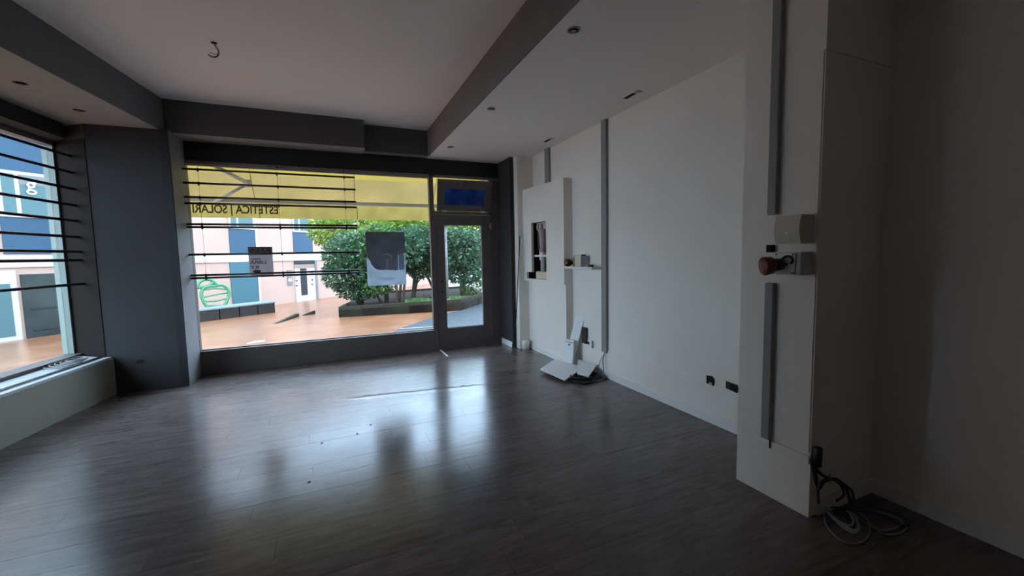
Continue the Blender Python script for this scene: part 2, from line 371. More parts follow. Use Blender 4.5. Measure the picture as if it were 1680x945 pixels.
bx('glazing_bead', (G0, YF+.04, .317), (G1, YF+.06, .327), 'frame_edge', d1)
for z in (1.055, .895): B().lathe([(.012, 0), (.012, .004)], (1.575, YF+.010, z), (0, -1, 0), 12).build('handle_hole', 'black_hole', d1)
bx('jamb', (2.384, YF, 0), (2.555, YF+.09, 2.64), 'bronze_frame', d1)
bx('crossbar', (1.488, YF, 2.093), (2.384, YF+.09, 2.135), 'bronze_frame', d1)
hg = B().box((2.372, YF-.02, 1.895), (2.395, YF+.01, 1.925)); hg.lathe([(.012, 0), (.012, .09)], (2.395, YF-.02, 1.865), (0, 0, 1), 10); hg.build('hinge', 'steel', d1)
bx('threshold', (1.488, YF-.005, 0), (2.555, YF+.10, .013), 'bronze_frame', d1)
bx('pivot_box', (2.16, YF-.03, .045), (2.54, YF+.008, .075), 'bronze_frame', d1, .004)
# transom: bottom-hinged sash leaning into the room
w3 = thing('window_3', None, None, (1.94, YF+.02, 2.14), kind='structure'); w3['label'] = 'small bottom-hinged blue window above the door leaning inwards'
an = math.radians(14); up = Vector((0, -math.sin(an), math.cos(an))); no = Vector((0, -math.cos(an), -math.sin(an)))
O3 = Vector((0, YF+.02, 2.145))
def t3(x0, x1, v0, v1, n0, n1): return B().frame(O3, (1, 0, 0), up, no, (x0, v0, n0), (x1, v1, n1))
t3(1.53, 1.64, 0, .47, 0, .045).build('sash_stile', 'bronze_frame', w3); t3(2.29, 2.39, 0, .47, 0, .045).build('sash_stile', 'bronze_frame', w3)
t3(1.64, 2.29, 0, .10, 0, .045).build('sash_rail', 'bronze_frame', w3); t3(1.64, 2.29, .34, .47, 0, .045).build('sash_rail', 'bronze_frame', w3)
t3(1.535, 2.385, .47, .476, 0, .045).build('sash_edge', 'frame_edge', w3)
t3(1.64, 2.29, .10, .34, .015, .022).build('pane', 'film_blue', w3)
for x in (1.60, 2.22): t3(x, x+.075, -.012, .018, .045, .062).build('hinge', 'grey_plastic', w3)
t3(1.93, 1.985, .40, .44, .045, .07).build('catch', 'dark_plastic', w3)
# bars hung in front of the shop window
r1 = thing('hanging_bar_rack', 'black horizontal display bars hung on wires in front of the wide shop window', 'bar rack', (-.6, 6.2, 1.2), group='display bar racks')
BZ = ((277, 292), (300, 311.5), (323.3, 331.3), (332.3, 341.3), (368, 370), (372.5, 374.3), (417.4, 414), (452, 443.5), (456.5, 447.5))
wx = (-1.41, -.57, .235)
for i, (yl, yr) in enumerate(BZ):
    z = pY(320, yl, 6.2).z; zr = pY(584, yr, 6.2).z; z = (z+zr)/2
    b_ = B().tube([(-1.565, 6.2, z), (.375, 6.2, z)], .013, 8).build('bar', 'bar_black', r1)
    for x in wx: B().box((x-.009, 6.192, z-.026), (x+.009, 6.216, z+.016)).build('clamp', 'bar_black', b_)
for x in wx: B().tube([(x, 6.212, 2.655), (x, 6.212, 1.235)], .0016, 6).build('wire', 'wire_grey', r1)

# ------------------------------------------------------------------ skirtings and trunking
def skirting(name, a, b, label): return struct(bx(name, a, b, 'white_trim', None, .003), label)
skirting('baseboard_right', (XR-.014, 1.757, 0), (XR, 4.62, .085), 'white skirting along the right wall')
skirting('baseboard_box', (2.766, 4.62, 0), (2.78, 5.72, .075), 'white skirting under the boxed panel')
skirting('baseboard_door', (2.541, 5.86, 0), (2.555, 6.29, .085), 'white skirting on the dark return beside the door')
skirting('baseboard_nook', (XR-.014, YB, 0), (XR, 1.31, .085), 'white skirting on the near right wall')
skirting('baseboard_pillar', (2.36, 1.308, 0), (XR, 1.322, .085), 'white skirting on the near side of the pillar')
def conduit(name, a, b, label, grp='vertical wall conduits'): return tag(bx(name, a, b, 'grey_conduit', None, .004), label, 'conduit', grp)
conduit('cable_conduit', (XR-.035, 3.86, .305), (XR, 3.95, ZR), 'tall grey cable conduit down the right wall beside the shelf')
conduit('cable_conduit', (XR-.035, 5.16, 2.415), (XR, 5.28, ZR), 'short grey conduit above the boxed white panel')
conduit('cable_conduit', (2.258, 1.530, .355), (2.292, 1.578, 1.262), 'lower grey conduit on the pillar below the red socket')
conduit('cable_conduit', (2.258, 1.530, 1.642), (2.292, 1.578, ZR), 'upper grey conduit on the pillar above the beige box')
tag(bx('cable_trunking', (XR-.012, 1.757, .275), (XR, 3.86, .335), 'white_wall', None, .006), 'painted white trunking running low along the right wall', 'trunking')
tag(bx('cable_trunking', (2.286, 1.325, .30), (2.297, 1.62, .345), 'white_wall', None, .004), 'painted white trunking low on the pillar face', 'trunking')

# ------------------------------------------------------------------ boxed panel with niche
bp_ = thing('boxed_panel', 'white boxed-out wall panel with an open niche', 'panel', (2.80, 5.15, 0))
lower = B().prism([(2.78, 4.62), (2.78, 5.72), (XR-.001, 5.72), (XR-.001, 4.62)], 0, 1.05).build('lower_casing', 'white_wall', bp_)
def fx(Y): return 2.758+(Y-4.62)/(5.72-4.62)*(2.700-2.758)
def up_piece(y0, y1, z0, z1, name='upper_casing'):
    return B().prism([(fx(y0), y0), (fx(y1), y1), (XR-.001, y1), (XR-.001, y0)], z0, z1).build(name, 'white_wall', bp_)
NY0, NY1, NZ0, NZ1 = 5.06, 5.47, 1.09, 1.905
up_piece(4.62, NY0, 1.05, 2.41); up_piece(NY0, 5.72, NZ1, 2.41); up_piece(NY0, 5.66, 1.05, NZ0)
up_piece(NY1, 5.72, 1.19, NZ1); up_piece(5.62, 5.72, 1.05, 1.19)
bx('niche_back', (XR-.012, NY0, NZ0), (XR-.004, 5.62, NZ1), 'black_hole', bp_)  # black lining sheets put the niche's inner shade into the colour
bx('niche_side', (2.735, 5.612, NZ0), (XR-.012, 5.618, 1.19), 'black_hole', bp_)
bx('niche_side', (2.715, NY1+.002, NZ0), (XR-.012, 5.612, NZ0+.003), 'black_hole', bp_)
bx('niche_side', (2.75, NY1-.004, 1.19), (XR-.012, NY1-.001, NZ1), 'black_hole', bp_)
PYC = pX(890, 400, 2.80).y; XP = 2.80
mt = thing('pipe_assembly', 'pink and grey pipe fittings standing in the dark wall niche', 'pipe fittings', (XP, PYC, NZ0))
bx('top_box', (2.79, NY0+.02, 1.80), (XR-.02, NY1-.02, 1.90), 'grey_plastic', mt, .006)
bx('base_box', (2.765, NY0+.01, NZ0), (XR-.02, NY1-.02, 1.20), 'cream_card', mt, .015)
B().lathe([(.050, 1.47), (.066, 1.80)], (XP, PYC, 0)).build('upper_pipe', 'pink_pvc', mt)
B().lathe([(.040, 1.20), (.040, 1.40)], (XP, PYC-.02, 0)).build('lower_pipe', 'grey_plastic', mt)
B().lathe([(.040, 1.36), (.050, 1.365), (.050, 1.475), (.040, 1.48)], (XP, PYC-.01, 0)).build('connector', 'white_trim', mt)
bx('cross_arm', (2.745, NY0+.02, 1.412), (2.765, NY1-.03, 1.44), 'white_trim', mt)
for dy in (-.02, .06): B().lathe([(.022, 1.80), (.026, 1.85), (.018, 1.88)], (2.765, PYC+dy, 0), seg=12).build('cap', 'pink_pvc', mt)
bx('slot', (XP-.068, PYC-.012, 1.52), (XP-.054, PYC+.012, 1.76), 'dark_plastic', mt)

# ------------------------------------------------------------------ shelf and what stands on it
tag(bx('wall_shelf', (XR-.13, 4.0, 1.262), (XR, 4.60, 1.288), 'white_trim', None, .002), 'short white shelf on the right wall beside the boxed panel', 'shelf')
pg = thing('industrial_plug', 'small dark red round plug at the left end of the white shelf', 'plug', (2.80, 4.52, 1.288))
B().lathe([(.034, 0), (.048, .015), (.048, .06), (.03, .065)], (2.72, 4.53, 1.336), (1, .1, 0)).build('cap', 'red_plastic', pg)
B().lathe([(.03, 0), (.026, .08)], (2.78, 4.53, 1.336), (1, .1, 0)).build('body', 'dark_plastic', pg)
jr = thing('small_jar', 'small olive jar between the red plug and cream box', 'jar', (2.82, 4.43, 1.288))
B().lathe([(.03, 0), (.03, .10), (.024, .11)], (2.80, 4.43, 1.288)).build('body', 'olive_plastic', jr); B().lathe([(.026, .11), (.026, .135)], (2.80, 4.43, 1.288)).build('lid', 'grey_plastic', jr)
cb = thing('carton', 'cream cardboard box standing on the white shelf', 'box', (2.81, 4.30, 1.288))
bx('body', (2.755, 4.235, 1.288), (2.87, 4.37, 1.418), 'cream_card', cb, .004); bx('side_panel', (2.76, 4.228, 1.29), (2.868, 4.235, 1.416), 'grey_plastic', cb)
for i, (y_, m_) in enumerate(((4.33, 'white_trim'), (4.285, 'white_trim'), (4.245, 'dark_plastic'))):
    tag(B().box((2.78, y_-.016, 1.418), (2.83, y_+.016, 1.436)).build('small_fitting', m_, None, .004), ('leftmost white fitting lying on top of the cream box', 'middle white fitting lying on top of the cream box', 'black fitting lying on top of the cream box')[i], 'fitting', 'fittings on the cream box')
st = thing('marker', 'dark marker lying at the right end of the white shelf', 'marker', (2.80, 4.1, 1.288))
B().tube([(2.79, 4.03, 1.302), (2.79, 4.12, 1.302)], .014, 10).build('barrel', 'dark_plastic', st); B().tube([(2.79, 4.12, 1.302), (2.79, 4.16, 1.302)], .013, 10).build('cap', 'cream_card', st)

# ------------------------------------------------------------------ debris in the corner
def board(name, px_list, z, th, label):
    poly = [pZ(x, y, z+th) for x, y in px_list]; return tag(B().prism([(p.x, p.y) for p in poly], z, z+th).build(name, 'white_board', None, .002), label, 'board', 'loose white boards')
board('loose_board', [(886, 605), (911, 589), (958, 602), (927, 623)], .036, .016, 'large white board lying flat on the floor by the boxed panel')
P1 = pX(979, 598, 2.858); P3 = pZ(947, 612.5, .058); P2 = pX(948, 590, 2.80)
P4 = P3+(P1-P2)*.55; bn = (P2-P1).cross(P3-P1).normalized(); bn = bn if bn.z < 0 else -bn
bd2 = tag(B().add([P1, P2, P3, P4]+[p+bn*.012 for p in (P1, P2, P3, P4)], [(0, 1, 2, 3), (7, 6, 5, 4), (0, 4, 5, 1), (1, 5, 6, 2), (2, 6, 7, 3), (3, 7, 4, 0)]).build('loose_board', 'white_board'), 'white board tilted against the wall over the black cables', 'board', 'loose white boards')
def lean(a, b, w, th, name, label, m='white_board'):
    """board from floor line point a up to b (top), width w along -Y"""
    a = Vector(a); b = Vector(b); u = Vector((.25, -1, 0)).normalized(); v = (b-a).normalized(); nn = u.cross(v).normalized()
    return a, u, v, nn, (b-a).length
a, u, v, nn, h = lean((2.755, 4.62, .056), (2.862, 4.50, .66), .16, .016, '', '')
tag(B().frame(a, u, v, nn, (0, 0, 0), (.15, h, .014)).build('leaning_board', 'white_board', None, .002), 'tall narrow white board leaning on the wall beside the boxed panel', 'board', 'loose white boards')
a2 = Vector((2.715, 4.565, .056)); lv = ((2.80-2.715), 0, .30)
cvr = thing('switch_cover', 'short white cover plate leaning in front of the tall narrow board', 'cover plate', a2)
u2 = Vector((.2, -1, 0)).normalized(); v2 = Vector((.035, .01, .305)).normalized(); n2 = v2.cross(u2).normalized()
if n2.x > 0: n2 = -n2
B().frame(a2, u2, v2, n2, (0, 0, 0), (.165, .30, .022)).build('plate', 'white_board', cvr, .003)
B().frame(a2, u2, v2, n2, (.01, .262, .022), (.155, .275, .027)).build('groove', 'grey_plastic', cvr)
B().lathe([(.012, 0), (.012, .005)], a2+u2*.085+v2*.235+n2*.022, n2, 10).build('hole', 'dark_plastic', cvr)
tag(bx('power_adapter', (2.842, 4.27, .33), (2.879, 4.36, .53), 'dark_plastic', None, .004), 'black plastic adapter on the wall behind the leaning boards', 'adapter')
sk = thing('wall_socket', 'white wall socket low on the right wall beside the leaning boards', 'socket', (XR, 4.2, .34))
bx('plate', (XR-.012, 4.15, .305), (XR, 4.29, .385), 'white_trim', sk, .003); B().lathe([(.02, 0), (.02, .003)], (XR-.012, 4.245, .345), (-1, 0, 0), 14).build('hole', 'black_hole', sk)
bx('slot', (XR-.03, 4.148, .30), (XR-.011, 4.158, .39), 'grey_plastic', sk)

def coil(c, r, n, rad, m, name, label, loops=3, sq=1.0, zr=.05, tail=None, group=None):
    bb = B()
    for k in range(n):
        rr = r*random.uniform(.65, 1.1); ph = random.random()*6.28; ox = random.uniform(-.04, .04); oy = random.uniform(-.04, .04); pts = []
        L_ = loops*random.uniform(.7, 1.1); N = int(14*L_)
        for i in range(N):
            a = ph+i/14*6.283; q = rr*(1+.1*math.sin(3*a+k)); pts.append((c[0]+ox+q*math.cos(a), c[1]+oy+q*sq*math.sin(a), rad+.003+zr*abs(math.sin(a*.5+k))*random.uniform(.7, 1)*(.4+.6*k/max(1, n))))
        bb.tube(pts, rad, 6, True, 2)
    if tail:
        for t_ in tail: bb.tube(t_, rad, 6, True, 6)
    return tag(bb.build(name, m), label, 'cable', group)
coil((2.62, 3.985), .17, 7, .008, 'cable_black', 'cable_coil', 'tangle of black cables beside the flat white boards', 2, .9, .05, group='loose cable tangles')
bb = B().tube([pZ(960, 628, .01), pZ(985, 624, .01), pZ(993, 618, .02), pZ(985, 606, .05), pZ(975, 601, .05)], .006, 8, True, 6)
tag(bb.build('grey_cable', 'cable_grey'), 'single grey cable end bent across the black tangle', 'cable')
bb = B().tube([(XR-.02, 3.90, .32), (XR-.035, 3.92, .2), (XR-.04, 3.90, .09), (XR-.06, 3.95, .02)], .006, 8, True, 6).tube([(XR-.02, 3.88, .32), (XR-.05, 3.95, .2), (XR-.06, 3.97, .10)], .004, 8, True, 6)
tag(bb.build('drop_cable', 'cable_grey'), 'thin cables dropping out of the tall grey wall conduit', 'cable')
# empty socket boxes cut in the wall
hb = thing('socket_hole', 'rounded black socket hole in the right wall, farther from the pillar', 'wall hole', (XR, 2.46, .36), 'open socket holes')
B().extr([(0, 0), (.07, -.006), (.072, .05), (.05, .07), (0, .066)], (XR-.0125, 2.494, .332), (0, -1, 0), (0, 0, 1), (1, 0, 0), .010).build('opening', 'black_hole', hb)
B().extr([(.022, .002), (.06, -.002), (.055, .016), (.03, .018)], (XR-.0135, 2.494, .332), (0, -1, 0), (0, 0, 1), (1, 0, 0), .002).build('plaster_lump', 'grey_plastic', hb)
hb = thing('socket_hole', 'wide black socket hole in the right wall, next to the pillar', 'wall hole', (XR, 2.25, .36), 'open socket holes')
B().extr([(0, 0), (.098, -.012), (.106, .02), (.095, .05), (0, .055)], (XR-.0125, 2.306, .345), (0, -1, 0), (0, 0, 1), (1, 0, 0), .010).build('opening', 'black_hole', hb)
bx('box_wall', (XR-.013, 2.27, .35), (XR-.012, 2.30, .395), 'dark_plastic', hb)
# leaning rod / cable near the door
bb = B().tube([pY(853, 387, 5.695), pY(850, 450, 5.68), pY(847, 520, 5.66), Vector(pZ(845, 552, .16)), pZ(841, 563, .09), pZ(840, 580, .006)], .007, 8, True, 6)
tag(bb.build('loose_cable', 'cable_black'), 'thin dark cable hanging down the white wall beside the door return', 'cable')
tag(B().lathe([(.055, 0), (.055, .12), (.04, .14)], (2.68, 5.655, 0)).build('pipe_stub', 'white_wall'), 'white painted pipe stub on the floor behind the hanging cable', 'pipe')
a, b_ = pZ(721, 574), pZ(733, 584.5)
tag(B().prism([(a.x, a.y-.02), (a.x+.022, a.y-.02), (b_.x+.022, b_.y), (b_.x, b_.y)], .0006, .003).build('floor_strip', 'white_trim'), 'thin white strip lying on the floor in front of the door', 'strip')
for i, ((x, y_), lab) in enumerate((((608, 697), 'dark paint chip on the floor nearest the swollen joint'), ((586, 712), 'dark paint chip in the middle of the floor reflections'), ((528, 727), 'small dark chip left of the other floor chips'), ((507, 791), 'dark chip on the floor nearest the viewer'))):
    p = pZ(x, y_); tag(B().prism([(p.x-.008, p.y-.006), (p.x+.010, p.y-.004), (p.x+.006, p.y+.008), (p.x-.005, p.y+.006)], .0006, .004).build('paint_chip', 'cable_black'), lab, 'debris', 'paint chips on the floor')

# ------------------------------------------------------------------ things on the pillar
jb = thing('junction_box', 'beige switch box mounted on the white pillar above the red socket', 'switch box', (2.25, 1.47, 1.55))
bx('body', (2.190, 1.345, 1.478), (2.291, 1.475, 1.625), 'beige_plastic', jb, .004)
bb = B(); N = 8
prof = [(2.190-.018*math.sin(math.pi*i/N), 1.478+.147*i/N) for i in range(N+1)]
bb.extr([(x-2.19, z) for x, z in prof]+[(0.001, 1.625), (.001, 1.478)], (2.19, 1.345, 0), (1, 0, 0), (0, 0, 1), (0, 1, 0), .130); bb.build('cover', 'beige_plastic', jb)
bx('indicator', (2.170, 1.40, 1.527), (2.176, 1.418, 1.537), 'white_trim', jb)
ce = thing('industrial_socket', 'red round industrial socket on a grey box on the white pillar', 'socket', (2.25, 1.47, 1.37))
bx('box', (2.200, 1.348, 1.315), (2.291, 1.480, 1.432), 'grey_plastic', ce, .004)
bx('face_plate', (2.190, 1.375, 1.318), (2.200, 1.478, 1.430), 'white_trim', ce, .004)
for (y_, z_) in ((1.383, 1.422), (1.383, 1.326), (1.470, 1.422)): B().lathe([(.004, 0), (.004, .003)], (2.190, y_, z_), (-1, 0, 0), 8).build('screw', 'dark_plastic', ce)
ax = Vector((-.80, .42, -.1)).normalized()
B().lathe([(.030, 0), (.034, .04), (.030, .045)], (2.185, 1.435, 1.372), ax).build('collar', 'dark_plastic', ce)
B().lathe([(.032, 0), (.046, .01), (.050, .05), (.046, .056)], Vector((2.185, 1.435, 1.372))+ax*.042, ax, 24).build('red_cap', 'red_plastic', ce)
bb = B(); pts = [Vector((2.182, 1.405+.026*math.cos(a*.5), 1.392+.022*math.sin(a*.5))) for a in range(-3, 9)]; bb.tube(pts, .006, 8); bb.build('cap_hinge', 'dark_plastic', ce)
tag(bx('conduit_gap', (2.262, 1.545, 1.434), (2.292, 1.578, 1.476), 'black_hole'), 'small black cable inlet between the beige box and red socket', 'cable inlet')
tag(B().tube([(2.284, 1.538, .354), (2.283, 1.536, .302)], .005, 8).build('cable_stub', 'cable_black'), 'short black cable stub under the pillar conduit', 'cable')
# cables spilling from the pillar corner
pc = thing('corner_cables', 'bundle of grey and black cables spilling from the pillar corner onto the floor', 'cables', (2.4, 1.2, 0), group='loose cable tangles')
bb = B().lathe([(.020, .30), (.022, .40), (.017, .401)], (2.312, 1.297, 0), seg=12); bb.build('conduit_end', 'dark_plastic', pc)
Y0 = 1.28
def q(x, y, Y=Y0): return pY(x, y, Y)
runs = [([q(1331, 755), q(1338, 775), q(1341, 800, 1.27), q(1343, 825, 1.22)], .007, 'cable_black'),
        ([q(1332, 760), q(1342, 800, 1.26), q(1352, 790, 1.25), q(1372, 786, 1.24), q(1388, 802, 1.23), q(1397, 830, 1.18)], .008, 'cable_black'),
        ([q(1334, 762), q(1350, 780, 1.25), q(1376, 790, 1.24), q(1396, 804, 1.23), q(1401, 822, 1.2)], .008, 'cable_black'),
        ([q(1342, 805, 1.24), q(1349, 790, 1.24), q(1364, 786, 1.24), q(1379, 796, 1.23), q(1384, 812, 1.22), q(1372, 822, 1.21)], .006, 'cable_black'),
        ([q(1336, 765), q(1356, 783, 1.25), q(1362, 778, 1.25)], .004, 'cable_grey')]
for pts, r_, m_ in runs: B().tube(pts, r_, 8, True, 6).build('cable', m_, pc)
def loop(pxs, z, r_, m_): B().tube([pZ(x, y, z) for x, y in pxs], r_, 8, True, 6).build('cable', m_, pc)
loop([(1344, 823), (1362, 845), (1385, 866), (1402, 874), (1410, 866), (1404, 848), (1390, 838)], .022, .006, 'cable_white')
loop([(1346, 823), (1366, 846), (1390, 865), (1404, 870), (1406, 858), (1396, 842)], .030, .006, 'cable_white')
loop([(1348, 825), (1370, 850), (1392, 862), (1400, 856), (1394, 842)], .036, .005, 'cable_white')
loop([(1352, 840), (1356, 862), (1376, 884), (1402, 892), (1422, 884), (1427, 866), (1420, 848), (1405, 838)], .007, .0045, 'cable_grey')
loop([(1395, 838), (1420, 858), (1445, 870), (1470, 866), (1480, 856), (1460, 845), (1430, 838)], .008, .005, 'cable_grey')
loop([(1400, 836), (1432, 862), (1450, 876), (1475, 875), (1488, 866)], .007, .0045, 'cable_grey')
loop([(1372, 832), (1400, 838), (1440, 842), (1480, 862), (1495, 858)], .014, .005, 'cable_black')
loop([(1360, 832), (1390, 834), (1420, 830), (1450, 836), (1490, 852)], .020, .005, 'cable_black')
# cable pile on the left sill
bb = B()
for k in range(5):
    c = L(1.02+.05*k, .22, .43+.006*k); bb.tube([c+Vector((.13*math.cos(a)*(1-.1*k), .10*math.sin(a), .004*math.sin(2*a+k))) for a in [i*.45 for i in range(15)]], .005, 6, True, 2)
tag(bb.build('sill_cable', 'cable_grey'), 'loose grey cable coil lying at the end of the left window sill', 'cable', 'loose cable tangles')
po = thing('wall_socket', 'dark socket plate low on the charcoal pillar', 'socket', (-2.01, 5.88, .34))
bx('plate', (-2.05, 5.878, .325), (-1.985, 5.892, .365), 'dark_plastic', po, .002); bx('insert', (-2.04, 5.874, .333), (-1.995, 5.878, .357), 'black_hole', po)

# ------------------------------------------------------------------ ceiling fittings
def downlight(x, y, z, r, label, m_='grey_plastic'):
    t_ = thing('downlight', label, 'downlight', (x, y, z), 'recessed ceiling downlights')
    B().lathe([(r*.78, -.001), (r*.8, -.006), (r, -.004), (r, 0)], (x, y, z), seg=28).build('trim_ring', m_, t_)
    B().lathe([(r*.76, -.004), (r*.5, -.0035)], (x, y, z-.0), seg=24).build('reflector', 'dark_plastic', t_)
    B().lathe([(r*.3, -.012), (r*.34, -.004)], (x, y, z), seg=16).build('bulb', m_, t_)
downlight(1.547, 2.442, ZR, .045, 'recessed downlight on the lowered right ceiling nearest the viewer')
downlight(1.562, 4.004, ZR, .045, 'middle recessed downlight of the lowered right ceiling')
downlight(1.569, 5.571, ZR, .045, 'farthest recessed downlight of the lowered right ceiling near the door')
downlight(-.948, 6.20, ZR, .045, 'small downlight under the deep charcoal beam, left one')
downlight(-.30, 6.20, ZR, .045, 'small downlight under the deep charcoal beam, right one')
downlight(-2.219, 4.766, ZR, .045, 'downlight under the grey left beam nearest the viewer', 'charcoal_beam')
downlight(-2.127, 5.408, ZR, .045, 'downlight under the grey left beam near the charcoal pillar', 'charcoal_beam')
for (y0, y1, lab) in ((3.10, 3.31, 'slot cut in the lowered ceiling nearer the viewer'), (4.72, 4.93, 'slot cut in the lowered ceiling nearer the door')):
    t_ = thing('ceiling_slot', lab, 'ceiling slot', (2.66, y0, ZR), 'ceiling slots')
    bx('opening', (2.645, y0+.07, ZR-.002), (2.682, y1, ZR), 'black_hole', t_); bx('flap', (2.635, y0, ZR-.006), (2.70, y0+.045, ZR-.001), 'grey_plastic', t_)
    bx('rim', (2.682, y0+.07, ZR-.004), (2.688, y1, ZR), 'grey_plastic', t_)
hk = thing('ceiling_cable', 'dark lamp cable hanging in a hook from the upper ceiling', 'cable', (-.81, 4.345, ZM))
hp = pZ(351, 70, ZM); ry = hp.y
B().tube([hp, pY(354, 76, ry-.02), pY(358.5, 84, ry-.03), pY(357.5, 91, ry-.03), pY(352, 93.6, ry-.03), pY(347, 92.7, ry-.02), pY(342, 90, ry-.01)], .0065, 8, True, 6).build('sheath', 'cable_grey', hk)
B().tube([pY(358, 88, ry-.03), pY(353, 88.5, ry-.03), pY(345, 86.5, ry)], .0025, 6, True, 6).build('wire', 'cable_grey', hk)
B().lathe([(.022, -.004), (.022, 0)], hp, seg=14).build('hole', 'black_hole', hk)

# ------------------------------------------------------------------ poster and sign on the glass
GY = YF+.046
ps = thing('window_poster', 'dark and pale blue poster stuck to the shop window glass', 'poster', (.76, GY, 1.035))
PX0, PX1, PZ0, PZ1 = .486, 1.038, 1.038, 1.823
bx('paper', (PX0, GY, PZ0), (PX1, GY+.0015, PZ1), 'paper_blue', ps)
w_, h_ = PX1-PX0, PZ1-PZ0
dk = [(0, 1), (0, .55), (.06, .50), (.12, .40), (.20, .32), (.30, .29), (.40, .285), (.48, .295), (.56, .28), (.66, .285), (.75, .275), (.78, .27), (.80, .30), (.80, .57), (.93, .57), (1, .60), (1, 1)]
B().extr([(x*w_, y_*h_) for x, y_ in dk], (PX0, GY-.0015, PZ0), (1, 0, 0), (0, 0, 1), (0, 1, 0), .001).build('dark_print', 'paper_dark', ps)
B().extr([(x*w_, y_*h_) for x, y_ in [(.82, .28), (.97, .29), (.97, .57), (.82, .56)]], (PX0, GY-.0015, PZ0), (1, 0, 0), (0, 0, 1), (0, 1, 0), .001).build('mid_print', 'paper_mid', ps)
fig = [(.34, .57), (.45, .605), (.56, .60), (.64, .57), (.665, .52), (.62, .46), (.585, .45), (.62, .50), (.61, .545), (.52, .57), (.43, .565)]
B().extr([(x*w_, y_*h_) for x, y_ in fig], (PX0, GY-.002, PZ0), (1, 0, 0), (0, 0, 1), (0, 1, 0), .0004).build('pale_figure', 'paper_figure', ps)
B().extr([(x*w_, y_*h_) for x, y_ in [(.50, .30), (.545, .30), (.55, .44), (.575, .50), (.50, .49), (.49, .42)]], (PX0, GY-.002, PZ0), (1, 0, 0), (0, 0, 1), (0, 1, 0), .0004).build('pale_figure', 'paper_figure', ps)
for k, (x, y_, ww) in enumerate(((.28, .13, .42), (.34, .095, .30), (.15, .235, .03), (.07, .18, .035))):
    bx('print_line', (PX0+x*w_, GY-.001, PZ0+y_*h_), (PX0+(x+ww)*w_, GY-.0004, PZ0+(y_+(.012 if k < 2 else .022))*h_), 'paper_mid', ps)
sg = thing('window_sign', 'small grey paper sign stuck to the shop window, lettering seen from behind', 'sign', (-.83, GY, 1.248))
SX0, SX1, SZ0, SZ1 = -.970, -.694, 1.248, 1.622
bx('paper', (SX0, GY, SZ0), (SX1, GY+.0015, SZ1), 'sign_paper', sg)
bx('top_band', (SX0, GY-.0008, SZ1-.085), (SX1, GY-.0002, SZ1), 'sign_top', sg)
def mirrored(txt, size, right_x, z, Y, mname, name, parent, sx=1.0, depth=1.0):
    """lettering readable from the street: seen from inside it runs right to left, starting at right_x"""
    me = text_mesh(txt, size, .002*size/.1)
    for v in me.vertices: c = v.co.copy(); v.co = Vector((right_x-c.x*sx, Y+c.z*depth, z+c.y))-parent.matrix_world.translation
    me.materials.clear(); o = link(name, me, mname, parent); return o
sw = lambda me_: max(v.co.x for v in me_.vertices)
def fit(txt, x_left, x_right, z, size, Y, mname, name, parent):
    me = text_mesh(txt, size); k = (x_right-x_left)/sw(me); return mirrored(txt, size, x_right, z, Y, mname, name, parent, k)
fit('AREA', SX0+.015, SX1-.02, SZ1-.072, .078, GY-.0012, 'sign_print', 'lettering', sg)
fit('LIBRA', SX0+.015, SX0+.20, SZ0+.150, .060, GY-.0008, 'sign_print', 'lettering', sg)
fit('RY', SX0+.015, SX0+.115, SZ0+.085, .060, GY-.0008, 'sign_print', 'lettering', sg)
for k in range(5): bx('small_print', (SX0+.03+.022*k, GY-.0009, SZ0+.206), (SX0+.046+.022*k, GY-.0003, SZ0+.222), 'sign_print', sg)
B().extr([(.047*math.cos(a*.3142), .020*math.sin(a*.3142)) for a in range(20)], (SX0+.085, GY-.0012, SZ0+.052), (1, 0, 0), (0, 0, 1), (0, 1, 0), .0006).build('red_ellipse', 'sign_red', sg)

# ------------------------------------------------------------------ outside: ground
KF = 1.75
F0 = pZ(470, 497.5, -.03); fd = ray(1090, 413.5); fd.z = 0; fd.normalize(); fn = Vector((fd.y, -fd.x, 0))
FB = CAM + (F0-CAM)*KF                        # foot of the facade
P0 = Vector((.5, 6.5, -.1)); slope = (P0.z-FB.z)/((FB-P0).dot(-fn))
def gz(x, y): return P0.z - slope*((x-P0.x)*(-fn.x)+(y-P0.y)*(-fn.y))
gn = Vector((slope*(-fn.x), slope*(-fn.y), 1)).normalized()
def gp(x, y): return pP(x, y, P0, gn)
lo = L2(s_at_y(-15, .58), .58)
gpoly = [(3.2, 6.43), (40, 6.43), (40, 70), (-60, 70), (-60, -15), lo, L2(1.9, .58)]
struct(B().prism(gpoly, lambda x, y: gz(x, y)-.2, gz).build('ground_paving', 'paving'), 'orange-pink stone paving of the square outside')
ap = [gp(x, y) for x, y in ((600, 556), (655, 541), (711, 521), (738, 514), (756, 510.5), (794, 497.5), (830, 484))]
poly = [(p.x, p.y) for p in ap]; poly = [(-.2, 6.6)] + poly[1:] + [(16, poly[-1][1]+6), (16, 6.6)]
struct(B().prism(poly, lambda x, y: gz(x, y)+.001, lambda x, y: gz(x, y)+.02).build('ground_asphalt', 'asphalt'), 'blue-grey asphalt strip in front of the door')
k0, k1 = gp(655, 541), gp(712, 537.5)
tag(B().prism([(k0.x, k0.y), (k1.x, k1.y), (k1.x, k1.y-.10), (k0.x, k0.y-.10)], lambda x, y: gz(x, y)+.02, lambda x, y: gz(x, y)+.03).build('kerb_line', 'kerb_white'), 'pale painted line across the asphalt outside the shop window', 'road line')
p = gp(420, 561.5)
tag(B().prism([(p.x-.16, p.y-.10), (p.x+.14, p.y-.06), (p.x+.17, p.y+.08), (p.x-.10, p.y+.12)], lambda x, y: gz(x, y)+.002, lambda x, y: gz(x, y)+.012).build('paper_scrap', 'white_board'), 'flat white scrap lying on the paving close to the shop window', 'litter')
